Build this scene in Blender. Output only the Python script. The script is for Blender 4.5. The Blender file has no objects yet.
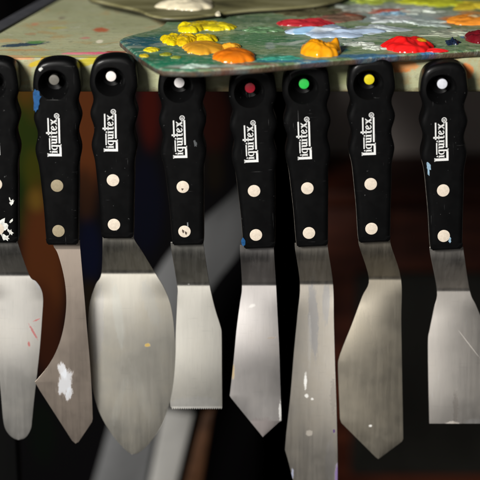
import bpy, bmesh, math, random
from mathutils import Vector, Matrix, noise
random.seed(7)
sc = bpy.context.scene
col = sc.collection
R = math.radians

# ------------------------------------------------------------------ camera
F = 1600.0; D = 0.96; PITCH = R(19.5)
ZC = D * math.tan(PITCH + math.atan((58 - 240) / F))
CAM = Vector((0, -D, ZC))
cd = bpy.data.cameras.new('camera'); cam = bpy.data.objects.new('camera', cd); col.objects.link(cam)
cam.location = CAM; cam.rotation_euler = (math.pi / 2 - PITCH, 0, 0)
cd.sensor_width = 36; cd.lens = F / 480 * 36; cd.clip_start = 0.05; cd.clip_end = 50
cd.dof.use_dof = True; cd.dof.focus_distance = 1.0; cd.dof.aperture_fstop = 5.2
cd.dof.aperture_blades = 0
sc.camera = cam
# ------------------------------------------------------------------ world, lamps, exposure
w = bpy.data.worlds.new('World'); sc.world = w; w.use_nodes = True
bg = w.node_tree.nodes['Background']; bg.inputs[0].default_value = (0.80, 0.90, 1.0, 1); bg.inputs[1].default_value = 0.012
def area(name, loc, target, size, sy, power, color):
    l = bpy.data.lights.new(name, 'AREA'); l.shape = 'RECTANGLE'; l.size = size; l.size_y = sy
    l.energy = power; l.color = color
    o = bpy.data.objects.new(name, l); col.objects.link(o); o.location = loc
    o.rotation_euler = (Vector(target) - Vector(loc)).to_track_quat('-Z', 'Y').to_euler()
    return o
area('key_light', (-1.00, -1.85, 0.90), (0, 0.0, -0.05), 0.60, 0.50, 77, (1.0, 0.975, 0.93))  # main soft area lamp, upper left front
area('blade_fill', (-0.25, -2.3, 0.12), (0, 0.1, -0.18), 1.1, 0.5, 2.7, (1.0, 0.965, 0.92))  # added front fill panel, placed where the blades mirror it
sc.view_settings.view_transform = 'Standard'; sc.view_settings.look = 'None'
sc.view_settings.exposure = 0.0; sc.view_settings.gamma = 1

# ------------------------------------------------------------------ geometry helpers
FW = Vector((0, math.cos(PITCH), -math.sin(PITCH))); UP = Vector((0, math.sin(PITCH), math.cos(PITCH)))
def ray(px, py):
    return FW + Vector((1, 0, 0)) * ((px - 240) / F) + UP * ((240 - py) / F)
def on_y(px, py, Y):            # point of the vertical plane y = Y
    d = ray(px, py); return CAM + d * ((Y - CAM.y) / d.y)
def on_z(px, py, Z):            # point of the level plane z = Z
    d = ray(px, py); return CAM + d * ((Z - CAM.z) / d.z)

def link(name, me, mat, parent=None):
    o = bpy.data.objects.new(name, me); col.objects.link(o)
    if mat is not None and not me.materials: me.materials.append(mat)
    if parent is not None: o.parent = parent
    return o
def from_bm(name, bm, mat, parent=None, smooth=35):
    bmesh.ops.recalc_face_normals(bm, faces=bm.faces)
    me = bpy.data.meshes.new(name); bm.to_mesh(me); bm.free()
    for p in me.polygons: p.use_smooth = bool(smooth)
    if smooth: me.set_sharp_from_angle(angle=R(smooth))
    return link(name, me, mat, parent)
def tag(o, label, cat=None, group=None, kind=None):
    if label: o['label'] = label
    if cat: o['category'] = cat
    if group: o['group'] = group
    if kind: o['kind'] = kind
    return o
def empty(name, loc):
    o = bpy.data.objects.new(name, None); o.empty_display_size = 0.01; o.location = loc; col.objects.link(o); return o
def catmull(pts, n=6, closed=False):
    out = []; m = len(pts)
    rng = range(m) if closed else range(m - 1)
    for i in rng:
        if closed: p0, p1, p2, p3 = (pts[(i + k) % m] for k in (-1, 0, 1, 2))
        else: p0, p1, p2, p3 = pts[max(i - 1, 0)], pts[i], pts[i + 1], pts[min(i + 2, m - 1)]
        for k in range(n):
            t = k / n
            out.append(tuple(0.5 * (2 * b + (c - a) * t + (2 * a - 5 * b + 4 * c - d) * t * t + (3 * b - a - 3 * c + d) * t ** 3)
                             for a, b, c, d in zip(p0, p1, p2, p3)))
    if not closed: out.append(tuple(pts[-1]))
    return out
def area2(poly): return sum(a[0] * b[1] - b[0] * a[1] for a, b in zip(poly, poly[1:] + poly[:1]))
def inset(poly, d):
    n = len(poly); s = 1 if area2(poly) > 0 else -1; out = []
    for i in range(n):
        a, b, c = Vector(poly[i - 1]), Vector(poly[i]), Vector(poly[(i + 1) % n])
        e1 = (b - a).normalized(); e2 = (c - b).normalized()
        nn = Vector((-(e1.y + e2.y), e1.x + e2.x)) * s
        if nn.length < 1e-9: nn = Vector((-e1.y, e1.x)) * s
        nn.normalize()
        out.append(tuple(b + nn * d))
    return out
def slab(bm, poly, prof, to3):
    """poly: 2-D outline; prof: list of (inset, height); to3(u, v, h)."""
    rings = []
    for ins, h in prof:
        q = inset(poly, ins) if abs(ins) > 1e-9 else poly
        rings.append([bm.verts.new(to3(u, v, h)) for u, v in q])
    n = len(poly)
    for a, b in zip(rings, rings[1:]):
        for i in range(n):
            bm.faces.new((a[i], a[(i + 1) % n], b[(i + 1) % n], b[i]))
    bm.faces.new(rings[0]); bm.faces.new(rings[-1])
def round_prof(h0, h1, r, k=4):
    out = [(r * (1 - math.sin(R(90 * i / k))), h0 + r * (1 - math.cos(R(90 * i / k)))) for i in range(k + 1)]
    out += [(r * (1 - math.cos(R(90 * i / k))), h1 - r * (1 - math.sin(R(90 * i / k)))) for i in range(k + 1)]
    return out
def box(bm, x0, x1, y0, y1, z0, z1, bev=0):
    vs = [bm.verts.new((x, y, z)) for x in (x0, x1) for y in (y0, y1) for z in (z0, z1)]
    fs = [bm.faces.new([vs[i] for i in f]) for f in ((0, 1, 3, 2), (4, 6, 7, 5), (0, 4, 5, 1), (2, 3, 7, 6), (0, 2, 6, 4), (1, 5, 7, 3))]
    if bev:
        es = {e for f in fs for e in f.edges}
        bmesh.ops.bevel(bm, geom=list(es), offset=bev, segments=3, affect='EDGES', profile=0.5)

# ------------------------------------------------------------------ material helpers
class NT:
    def __init__(s, name):
        s.m = bpy.data.materials.new(name); s.m.use_nodes = True; s.t = s.m.node_tree; s.n = s.t.nodes; s.l = s.t.links
        s.b = s.n['Principled BSDF']; s.out = s.n['Material Output']
        s.tc = s.n.new('ShaderNodeTexCoord').outputs['Object']
    def node(s, kind, **kw):
        n = s.n.new(kind)
        for k, v in kw.items(): setattr(n, k, v)
        return n
    def put(s, sock, v):
        if isinstance(v, bpy.types.NodeSocket): s.l.new(v, sock)
        else: sock.default_value = v
    def mapv(s, scale=(1, 1, 1), loc=(0, 0, 0), rot=(0, 0, 0), src=None):
        n = s.node('ShaderNodeMapping'); s.l.new(src or s.tc, n.inputs[0])
        n.inputs['Location'].default_value = loc; n.inputs['Rotation'].default_value = rot; n.inputs['Scale'].default_value = scale
        return n.outputs[0]
    def noise(s, scale, detail=4, rough=0.55, vec=None, col=False, dist=0):
        n = s.node('ShaderNodeTexNoise'); n.inputs['Scale'].default_value = scale
        n.inputs['Detail'].default_value = detail; n.inputs['Roughness'].default_value = rough; n.inputs['Distortion'].default_value = dist
        s.l.new(vec or s.tc, n.inputs['Vector']); return n.outputs['Color' if col else 'Fac']
    def math(s, op, a, b=0.0, clamp=False):
        n = s.node('ShaderNodeMath', operation=op, use_clamp=clamp); s.put(n.inputs[0], a); s.put(n.inputs[1], b); return n.outputs[0]
    def rng(s, v, a, b, c=0.0, d=1.0, smooth=True):
        n = s.node('ShaderNodeMapRange'); n.interpolation_type = 'SMOOTHSTEP' if smooth else 'LINEAR'
        s.l.new(v, n.inputs[0])
        for i, x in enumerate((a, b, c, d)): n.inputs[i + 1].default_value = x
        return n.outputs[0]
    def mix(s, f, a, b, mode='MIX'):
        n = s.node('ShaderNodeMix', data_type='RGBA', blend_type=mode); s.put(n.inputs[0], f)
        s.put(n.inputs[6], a if isinstance(a, bpy.types.NodeSocket) else (*a, 1)); s.put(n.inputs[7], b if isinstance(b, bpy.types.NodeSocket) else (*b, 1))
        return n.outputs[2]
    def ramp(s, v, stops):
        n = s.node('ShaderNodeValToRGB'); s.l.new(v, n.inputs[0]); e = n.color_ramp.elements
        while len(e) < len(stops): e.new(0.5)
        for x, (p, c) in zip(e, stops): x.position = p; x.color = (*c, 1)
        return n.outputs[0]
    def blob(s, c, r, rot=0, plane='xy', edge=0.25, wob=0.5, nsc=60, axis_noise=None):
        """mask of an irregular painted patch: centre c, half sizes r (metres)."""
        cx, cy = c; rx, ry = r
        if plane == 'xy': v = s.mapv(loc=(-cx, -cy, 0)); ang = (0, 0, -rot); sc_ = (1 / rx, 1 / ry, 0)
        else: v = s.mapv(loc=(-cx, 0, -cy)); ang = (0, rot, 0); sc_ = (1 / rx, 0, 1 / ry)
        v = s.mapv(rot=ang, src=v); v = s.mapv(scale=sc_, src=v)
        ln = s.node('ShaderNodeVectorMath', operation='LENGTH'); s.l.new(v, ln.inputs[0])
        nz = axis_noise if axis_noise is not None else s.noise(nsc, 4, 0.6)
        d = s.math('ADD', ln.outputs['Value'], s.math('MULTIPLY', s.math('SUBTRACT', nz, 0.5), wob * 2))
        return s.rng(d, 1 + edge / 2, 1 - edge / 2)
    def bump(s, h, strength, dist):
        n = s.node('ShaderNodeBump'); n.inputs['Strength'].default_value = strength; n.inputs['Distance'].default_value = dist
        s.l.new(h, n.inputs['Height']); s.l.new(n.outputs[0], s.b.inputs['Normal'])
    def set(s, **kw):
        names = dict(color='Base Color', rough='Roughness', metal='Metallic', spec='Specular IOR Level', coat='Coat Weight', aniso='Anisotropic', sss='Subsurface Weight')
        for k, v in kw.items():
            if k == 'color' and not isinstance(v, bpy.types.NodeSocket): v = (*v, 1)
            s.put(s.b.inputs[names[k]], v)
        return s.m

def srgb(r, g, b):
    return tuple(((c / 255 + 0.055) / 1.055) ** 2.4 if c > 10 else c / 255 / 12.92 for c in (r, g, b))

def plain(name, color, rough=0.5, metal=0.0, var=0.15, nsc=400, bump=0.0, spec=0.5):
    t = NT(name); nz = t.noise(nsc, 4)
    c = t.mix(t.rng(nz, 0.3, 0.7), tuple(x * (1 - var) for x in color), tuple(min(1, x * (1 + var)) for x in color))
    t.set(color=c, rough=t.rng(nz, 0.2, 0.8, rough * 0.85, min(1, rough * 1.15)), metal=metal, spec=spec)
    if bump: t.bump(nz, bump, 0.0003)
    return t.m

# ------------------------------------------------------------------ floor and wall
def wall_mat():
    t = NT('wall_paint'); n1 = t.noise(9, 5)
    t.set(color=t.mix(n1, (0.62, 0.54, 0.50), (0.74, 0.65, 0.60)), rough=0.9, spec=0.2); t.bump(t.noise(300, 3), 0.3, 0.0005); return t.m
def floor_mat():
    t = NT('floor_boards'); n1 = t.noise(3, 6, vec=t.mapv(scale=(1, 12, 1)))
    t.set(color=t.mix(n1, (0.001, 0.001, 0.0015), (0.003, 0.003, 0.004)), rough=0.8, spec=0.1); return t.m
FL = -0.75
bm = bmesh.new(); box(bm, -3.5, 3.5, -3.5, 3.0, FL - 0.05, FL); tag(from_bm('floor', bm, floor_mat(), smooth=0), None, kind='structure')
bm = bmesh.new(); box(bm, -3.5, 3.5, 0.74, 0.84, FL, 0.0); tag(from_bm('wall', bm, wall_mat(), smooth=0), None, kind='structure')

# ------------------------------------------------------------------ table
TH = 0.0213                                   # board thickness
def on_top(px, py): p = on_z(px, py, 0.0); return (p.x, p.y)
A0 = on_top(0, 33); A1 = on_top(59, 0)
sl = (A1[0] - A0[0]) / (A1[1] - A0[1])
xl = lambda y: A0[0] + sl * (y - A0[1])
tab_poly = [(xl(0.0), 0.0), (0.75, 0.0), (0.75, 0.62), (xl(0.62), 0.62)]
def table_mat():
    t = NT('weathered_green_paint')
    big = t.noise(14, 6, 0.6); fine = t.noise(160, 6, 0.65); grain = t.noise(60, 5, 0.6, vec=t.mapv(scale=(0.35, 5, 5)))
    c = t.ramp(big, [(0.25, (0.31, 0.32, 0.175)), (0.5, (0.41, 0.425, 0.25)), (0.75, (0.53, 0.52, 0.32))])
    c = t.mix(t.math('MULTIPLY', t.rng(fine, 0.5, 0.75), 0.6), c, (0.17, 0.165, 0.10))
    c = t.mix(t.math('MULTIPLY', t.rng(grain, 0.5, 0.7), 0.45), c, (0.46, 0.45, 0.33))
    st2 = t.noise(34, 6, 0.7, dist=0.8)
    c = t.mix(t.math('MULTIPLY', t.rng(st2, 0.52, 0.64), 0.6), c, (0.46, 0.30, 0.12)); c = t.mix(t.math('MULTIPLY', t.rng(st2, 0.42, 0.34), 0.5), c, (0.52, 0.52, 0.40))
    chip = t.noise(120, 5, 0.75, vec=t.mapv(scale=(1, 1, 1), loc=(3, 1, 2)))
    c = t.mix(t.math('MULTIPLY', t.rng(chip, 0.66, 0.70), 0.7), c, (0.16, 0.10, 0.05))
    wob = t.noise(1.0, 6, 0.7, vec=t.mapv(scale=(110, 75, 110)), dist=0.5)
    def spot(px, py, rx, ry, color, rot=0, edge=0.8, wb=1.3, f=0.85):
        nonlocal c
        p = on_top(px, py); k = 0.0006
        m = t.blob(p, (rx * k, ry * k / 0.27), rot, 'xy', edge, wb, axis_noise=wob)
        c = t.mix(t.math('MULTIPLY', m, f), c, color)
    spot(24, 44.5, 26, 2.2, (0.02, 0.05, 0.09), rot=0.35, f=0.95)
    spot(36, 42, 9, 2.0, (0.10, 0.26, 0.07), rot=0.35)
    spot(5, 41, 12, 2.5, (0.62, 0.38, 0.16), f=0.6)
    spot(101, 30, 8, 2.8, (0.50, 0.09, 0.03)); spot(86, 38, 5, 1.6, (0.6, 0.22, 0.2), f=0.7)
    spot(99.5, 41.5, 3.6, 2.3, (0.85, 0.78, 0.6), wb=0.3)
    spot(35, 24, 4, 2.0, (0.6, 0.25, 0.14), f=0.7); spot(57, 28, 9, 2.2, (0.5, 0.42, 0.08), f=0.6)
    spot(62, 18, 5, 2.0, (0.18, 0.14, 0.12), f=0.6); spot(30, 34, 6, 1.5, (0.45, 0.24, 0.12), f=0.6)
    spot(20, 50, 26, 1.3, (0.50, 0.28, 0.10), f=0.6)
    spot(97, 53.2, 26, 1.5, (0.85, 0.10, 0.22)); spot(80, 53.8, 14, 1.3, (0.9, 0.28, 0.34)); spot(116, 52, 10, 1.4, (0.35, 0.03, 0.02))
    spot(62, 56.3, 50, 0.9, (0.55, 0.50, 0.12), f=0.8); spot(12, 56, 14, 1.0, (0.65, 0.30, 0.12), f=0.7)
    # marks on the front edge of the board (object x, z)
    def edge(px, py, rx, ry, color, rot=0, f=1.0, wb=0.8, e=0.5):
        nonlocal c
        p = on_y(px, py, 0); k = 0.0006
        m = t.blob((p.x, p.z), (rx * k, ry * k), rot, 'xz', e, wb, axis_noise=wob)
        g = t.node('ShaderNodeSeparateXYZ'); t.l.new(t.tc, g.inputs[0])
        m = t.math('MULTIPLY', m, t.rng(g.outputs['Y'], 0.004, 0.001))
        c = t.mix(t.math('MULTIPLY', m, f), c, color)
    edge(37, 63, 8, 2.6, (0.55, 0.40, 0.015), rot=0.35); edge(86, 62, 20, 3.8, (0.50, 0.42, 0.02), rot=0.25)
    edge(43, 59, 3, 2, (0.5, 0.30, 0.02)); edge(20, 58.5, 14, 1.4, (0.62, 0.26, 0.10), f=0.8)
    edge(396, 68, 17, 5.5, (0.70, 0.26, 0.07), f=1.0); edge(465, 71, 9, 8, (0.72, 0.24, 0.06), f=1.0); edge(406, 65, 12, 4, (0.75, 0.33, 0.11))
    edge(215, 80, 30, 18, (0.26, 0.24, 0.13), f=0.5)
    edge(336, 76, 14, 10, (0.30, 0.33, 0.15), f=0.6)
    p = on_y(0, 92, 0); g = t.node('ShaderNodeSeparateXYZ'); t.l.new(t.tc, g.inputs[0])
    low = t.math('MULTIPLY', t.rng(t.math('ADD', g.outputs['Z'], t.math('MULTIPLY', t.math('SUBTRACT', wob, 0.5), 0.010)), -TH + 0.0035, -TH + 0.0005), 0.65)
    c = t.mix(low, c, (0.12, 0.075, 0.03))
    t.set(color=c, rough=t.rng(fine, 0.3, 0.7, 0.5, 0.75))
    t.bump(t.math('ADD', fine, grain), 0.55, 0.0006); return t.m
table = empty('table', (0.2, 0.3, FL))
tag(table, 'pale green painted table with paint spatters, knives hanging along its front edge', 'table')
def keep(o, parent):             # parent but keep world placement
    o.parent = parent; o.matrix_parent_inverse = parent.matrix_basis.inverted() if parent.type == 'EMPTY' else Matrix()
    return o
bm = bmesh.new()
slab(bm, tab_poly, round_prof(-TH, 0.0, 0.0011, 3), lambda u, v, h: (u, v, h))
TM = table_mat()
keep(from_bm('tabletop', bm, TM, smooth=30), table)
dark_steel = plain('black_steel', (0.003, 0.003, 0.003), 0.8, 0, 0.1, 400, 0, 0.05)
for lx, ly in ((-0.172, 0.02), (0.70, 0.02), (0.70, 0.57), (-0.02, 0.57)):
    bm = bmesh.new(); box(bm, lx, lx + 0.02, ly, ly + 0.02, FL, -TH, 0.002)
    keep(from_bm('leg', bm, dark_steel), table)
# side batten along the slanted left edge
def rim_mat():
    t = NT('grey_batten'); n1 = t.noise(90, 5); t.set(color=t.mix(n1, (0.03, 0.032, 0.045), (0.09, 0.09, 0.095)), rough=0.6); return t.m
bm = bmesh.new(); q = [(xl(-0.0) - 0.012, 0.0), (xl(0.0) - 0.0005, 0.0), (xl(0.62) - 0.0005, 0.62), (xl(0.62) - 0.012, 0.62)]
slab(bm, q, round_prof(-TH, 0.0015, 0.001, 3), lambda u, v, h: (u, v, h)); keep(from_bm('edge_strip', bm, rim_mat()), table)

# ------------------------------------------------------------------ hanging pegs and knives
YF = -0.0185; YB = -0.0035; YT = -0.0118            # handle front, back, tang plane
KN = [  # peg px, lower rivet px, cap colour, words
    dict(peg=(-8.5, 79.5), riv=(-2.0, 229), cap=(0.22, 0.22, 0.22), capw='dull grey'),
    dict(peg=(54, 80), riv=(58.5, 231), cap=(0.16, 0.15, 0.13), capw='worn grey'),
    dict(peg=(111, 76.5), riv=(114, 224.7), cap=(0.86, 0.80, 0.76), capw='white'),
    dict(peg=(179.3, 82.8), riv=(184.5, 231.5), cap=(0.86, 0.83, 0.82), capw='white'),
    dict(peg=(250, 88), riv=(256, 235), cap=(0.42, 0.012, 0.03), capw='red'),
    dict(peg=(304, 84), riv=(309, 233), cap=(0.03, 0.55, 0.08), capw='green'),
    dict(peg=(369.3, 79.7), riv=(371.5, 228.7), cap=(0.72, 0.60, 0.015), capw='yellow'),
    dict(peg=(442.3, 84), riv=(443.8, 236), cap=(0.70, 0.71, 0.78), capw='white'),
]
black_peg = plain('black_peg', (0.010, 0.010, 0.010), 0.5)
def disc(bm, cx, cz, y, r, depth, dome=0.0, seg=40, rings=4, axis_out=-1):
    prev = None; c0 = bm.verts.new((cx, y - dome, cz))
    for k in range(1, rings + 1):
        rr = r * k / rings; hh = dome * (1 - (k / rings) ** 2)
        ring = [bm.verts.new((cx + rr * math.cos(2 * math.pi * i / seg), y - hh, cz + rr * math.sin(2 * math.pi * i / seg))) for i in range(seg)]
        for i in range(seg):
            if prev is None: bm.faces.new((c0, ring[i], ring[(i + 1) % seg]))
            else: bm.faces.new((prev[i], ring[i], ring[(i + 1) % seg], prev[(i + 1) % seg]))
        prev = ring
    e = r * 0.04
    for dr, dy in ((e, e), (e, depth)):
        ring = [bm.verts.new((cx + (r + dr) * math.cos(2 * math.pi * i / seg), y + dy, cz + (r + dr) * math.sin(2 * math.pi * i / seg))) for i in range(seg)]
        for i in range(seg): bm.faces.new((prev[i], ring[i], ring[(i + 1) % seg], prev[(i + 1) % seg]))
        prev = ring
    bm.faces.new(prev)
for k in KN:
    p = on_y(*k['peg'], YF + 0.0015); k['p'] = Vector((p.x, YF + 0.0015, p.z))
    bm = bmesh.new(); disc(bm, p.x, p.z, k['p'].y + 0.0006, 0.00285, -k['p'].y + 0.004, 0)
    s = keep(from_bm('peg', bm, black_peg), table)
    s['label'] = k['capw'] + ' tipped peg'
    bm = bmesh.new(); disc(bm, p.x, p.z, k['p'].y, 0.00295, 0.0010, 0.00025)
    cp = from_bm('peg_tip', bm, plain('peg_tip_' + k['capw'].replace(' ', '_'), k['cap'], 0.4, 0.0, 0.06, 700, 0.2)); cp.parent = s

# ---- shared handle, in knife-local coordinates (x right, y depth, z up, origin at the peg)
REF = KN[2]
rp = on_y(*REF['peg'], YF); rr_ = on_y(*REF['riv'], YF)
ref_ang = math.atan2(rr_.x - rp.x, rp.z - rr_.z)
def loc2(px, py):
    q = on_y(px, py, YF); v = Vector((q.x - rp.x, q.z - rp.z))
    c, s = math.cos(-ref_ang), math.sin(-ref_ang)
    return (v.x * c - v.y * s, v.x * s + v.y * c)
left = [(102, 239.4), (100.9, 231), (99.2, 205), (96.8, 181), (94.6, 162), (91.2, 146), (93.9, 130), (89.9, 114.5), (93.1, 100), (89.4, 86), (90.4, 72), (93.5, 64)]
top = [(99, 59.6), (107, 57.4), (116, 56.8), (124.5, 57.6), (131, 60.5), (135, 66)]
right = [(136.3, 73), (137.5, 86), (133.8, 100), (137.4, 114.5), (133.8, 130), (136.9, 146), (134.4, 162), (134.2, 181), (133.6, 205), (133.2, 231), (132.6, 239.4)]
out_px = catmull(left + top + right, 5)
hp = [loc2(*p) for p in out_px]
# round the two bottom corners a little
b0, b1 = hp[0], hp[-1]
hp = hp[1:-1]
hp = [(b0[0] + 0.0009, b0[1])] + [(b0[0] + 0.0001, b0[1] + 0.0011)] + hp + [(b1[0] - 0.0001, b1[1] + 0.0011), (b1[0] - 0.0009, b1[1])]
LF = YF - KN[0]['p'].y          # local y of the front face (negative)
LB = YB - KN[0]['p'].y; LT = YT - KN[0]['p'].y
def handle_mat():
    t = NT('black_handle'); n1 = t.noise(900, 5, 0.7); n2 = t.noise(120, 5, 0.6)
    rnd = t.node('ShaderNodeObjectInfo').outputs['Random']; cv = t.node('ShaderNodeVectorMath', operation='ADD'); t.l.new(t.tc, cv.inputs[0]); t.l.new(rnd, cv.inputs[1])
    dust = t.rng(t.noise(520, 4, 0.6, vec=cv.outputs[0]), 0.69, 0.76)
    sc1 = t.rng(t.noise(1.0, 2, 0.5, vec=t.mapv(scale=(900, 200, 45), rot=(0, 0.7, 0), src=cv.outputs[0])), 0.70, 0.74); sc2 = t.rng(t.noise(1.0, 2, 0.5, vec=t.mapv(scale=(45, 200, 1000), rot=(0, 0.3, 0), src=cv.outputs[0])), 0.71, 0.75)
    gate = t.rng(t.noise(70, 3, 0.5, vec=cv.outputs[0]), 0.50, 0.62)
    c = t.mix(n2, (0.0022, 0.0022, 0.0024), (0.0035, 0.0035, 0.0037)); c = t.mix(t.math('MULTIPLY', dust, 0.30), c, (0.28, 0.28, 0.28)); c = t.mix(t.math('MULTIPLY', t.math('MULTIPLY', t.math('ADD', sc1, sc2, True), gate), 0.16), c, (0.3, 0.3, 0.3))
    t.set(color=c, rough=t.rng(n2, 0.3, 0.7, 0.36, 0.44), spec=0.14, coat=0.08); t.bump(n1, 0.10, 0.00025); return t.m
HM = handle_mat()
bm = bmesh.new()
prof = [(0.0035 * (1 - math.sin(R(a))), LF + 0.0035 * (1 - math.cos(R(a))) * 0.72) for a in (0, 18, 36, 54, 72, 90)]
prof += [(0.0022 * (1 - math.cos(R(a))), LB - 0.0022 * (1 - math.sin(R(a)))) for a in (0, 30, 60, 90)]
slab(bm, hp, prof, lambda u, v, h: (u, h, v))
bmesh.ops.recalc_face_normals(bm, faces=bm.faces)
hm = bpy.data.meshes.new('handle'); bm.to_mesh(hm); bm.free()
ho = link('handle', hm, HM)
dc = loc2(110.3, 81.6)
pgc = (0.0, -0.0003)
def cutter(pr):
    bm = bmesh.new(); seg = 56; prev = None
    rings = [[bm.verts.new((dc[0] * (1 - m) + pgc[0] * m + r * math.cos(2 * math.pi * i / seg), y, dc[1] * (1 - m) + pgc[1] * m + r * math.sin(2 * math.pi * i / seg))) for i in range(seg)] for r, y, m in pr]
    for a, b in zip(rings, rings[1:]):
        for i in range(seg): bm.faces.new((a[i], a[(i + 1) % seg], b[(i + 1) % seg], b[i]))
    bm.faces.new(rings[0]); bm.faces.new(rings[-1])
    return from_bm('cut', bm, None, smooth=0)
ct = cutter([(0.0105, LF - 0.003, 0), (0.0097, LF - 0.0006, 0), (0.0090, LF + 0.0006, 0), (0.0080, LF + 0.002, 0), (0.0070, LF + 0.0048, 0.15), (0.0058, LF + 0.0088, 0.4), (0.0040, LF + 0.0104, 0.8), (0.00335, LF + 0.0108, 1), (0.0033, LB + 0.004, 1)])
md = ho.modifiers.new('b', 'BOOLEAN'); md.object = ct; md.operation = 'DIFFERENCE'; md.solver = 'EXACT'
dg = bpy.context.evaluated_depsgraph_get()
hm2 = bpy.data.meshes.new_from_object(ho.evaluated_get(dg)); ho.modifiers.clear()
bpy.data.objects.remove(ct); bpy.data.objects.remove(ho)
hm2.name = 'handle'; hm2.materials.clear(); hm2.materials.append(HM)
for p in hm2.polygons: p.use_smooth = True
hm2.set_sharp_from_angle(angle=R(28))
HANDLE = hm2

def steel(name, tint, rough=0.34, stain=0.35, seed=0.0, extra=None, metal=0.92):
    t = NT(name); off = (seed, seed * 1.7, seed * 0.6)
    v = t.mapv(loc=off)
    brush = t.noise(1.0, 4, 0.7, vec=t.mapv(scale=(2600, 300, 60), loc=off))
    cloud = t.noise(38, 6, 0.6, vec=v); streak = t.noise(1.0, 5, 0.65, vec=t.mapv(scale=(420, 90, 16), loc=off), dist=0.2)
    fine = t.noise(420, 5, 0.7, vec=v)
    c = t.mix(t.rng(streak, 0.3, 0.72), tint, tuple(x * 0.91 for x in tint))
    c = t.mix(t.math('MULTIPLY', t.rng(cloud, 0.42, 0.70), stain * 0.7), c, tuple(x * y for x, y in zip(tint, (0.68, 0.63, 0.54))))
    c = t.mix(t.math('MULTIPLY', t.rng(brush, 0.45, 0.75), 0.14), c, tuple(x * 0.6 for x in tint))
    c = t.mix(t.math('MULTIPLY', t.rng(fine, 0.74, 0.80), 0.4), c, (0.20, 0.17, 0.13))
    scr = t.noise(1.0, 2, 0.5, vec=t.mapv(scale=(1500, 300, 28), rot=(0, 0.5, 0), loc=off))
    c = t.mix(t.math('MULTIPLY', t.rng(scr, 0.70, 0.76), 0.35), c, tuple(min(1, x * 1.3) for x in tint))
    pits = t.rng(t.noise(1100, 3, 0.6, vec=v), 0.72, 0.76); pg = t.rng(t.noise(60, 3, 0.5, vec=v), 0.45, 0.6)
    c = t.mix(t.math('MULTIPLY', t.math('MULTIPLY', pits, pg), 0.6), c, (0.16, 0.13, 0.10))
    s3 = t.noise(1.0, 2, 0.5, vec=t.mapv(scale=(60, 200, 1700), rot=(0, 0.25, 0), loc=off)); s4 = t.noise(1.0, 2, 0.5, vec=t.mapv(scale=(1700, 200, 60), rot=(0, -0.3, 0), loc=off))
    s34 = t.math('ADD', t.rng(s3, 0.68, 0.73), t.rng(s4, 0.68, 0.73), True)
    c = t.mix(t.math('MULTIPLY', s34, 0.28), c, tuple(x * 0.55 for x in tint))
    r = t.math('ADD', t.rng(cloud, 0.3, 0.7, rough - 0.01, rough + 0.03), t.rng(streak, 0.3, 0.7, -0.005, 0.01))
    mt = t.rng(t.math('ADD', streak, cloud), 0.8, 1.3, metal + 0.07, metal)
    for e in (extra or []):          # dried paint and soft tone patches on the steel: px centre, px half sizes, colour, rot, wobble, strength
        (px, py), (rx, ry), colr, rot, wb, f = e
        p = on_y(px, py, YT); k = 0.0006
        m = t.blob((p.x, p.z), (rx * k, ry * k), rot, 'xz', 0.35, wb * (1.0 if min(rx, ry) > 3 else 1.6), axis_noise=t.noise(330, 5, 0.8, vec=t.mapv(scale=(2.2, 1, 0.5), rot=(0, 0.5, 0))) if min(rx, ry) > 3 else t.noise(900, 5, 0.75, vec=v))
        m = t.math('MULTIPLY', m, f)
        if f < 0.55:
            c = t.mix(m, c, tuple(x * 0.9 for x in colr)); r = t.math('ADD', r, t.math('MULTIPLY', m, 0.08)); continue
        c = t.mix(m, c, colr); mt = t.math('MULTIPLY', mt, t.math('SUBTRACT', 1.0, m)); r = t.math('ADD', r, t.math('MULTIPLY', m, 0.2))
    t.set(color=c, rough=r, metal=mt); t.bump(t.math('ADD', t.math('MULTIPLY', brush, 0.5), t.math('MULTIPLY', cloud, 0.6)), 0.06, 0.0004)
    return t.m

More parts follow.
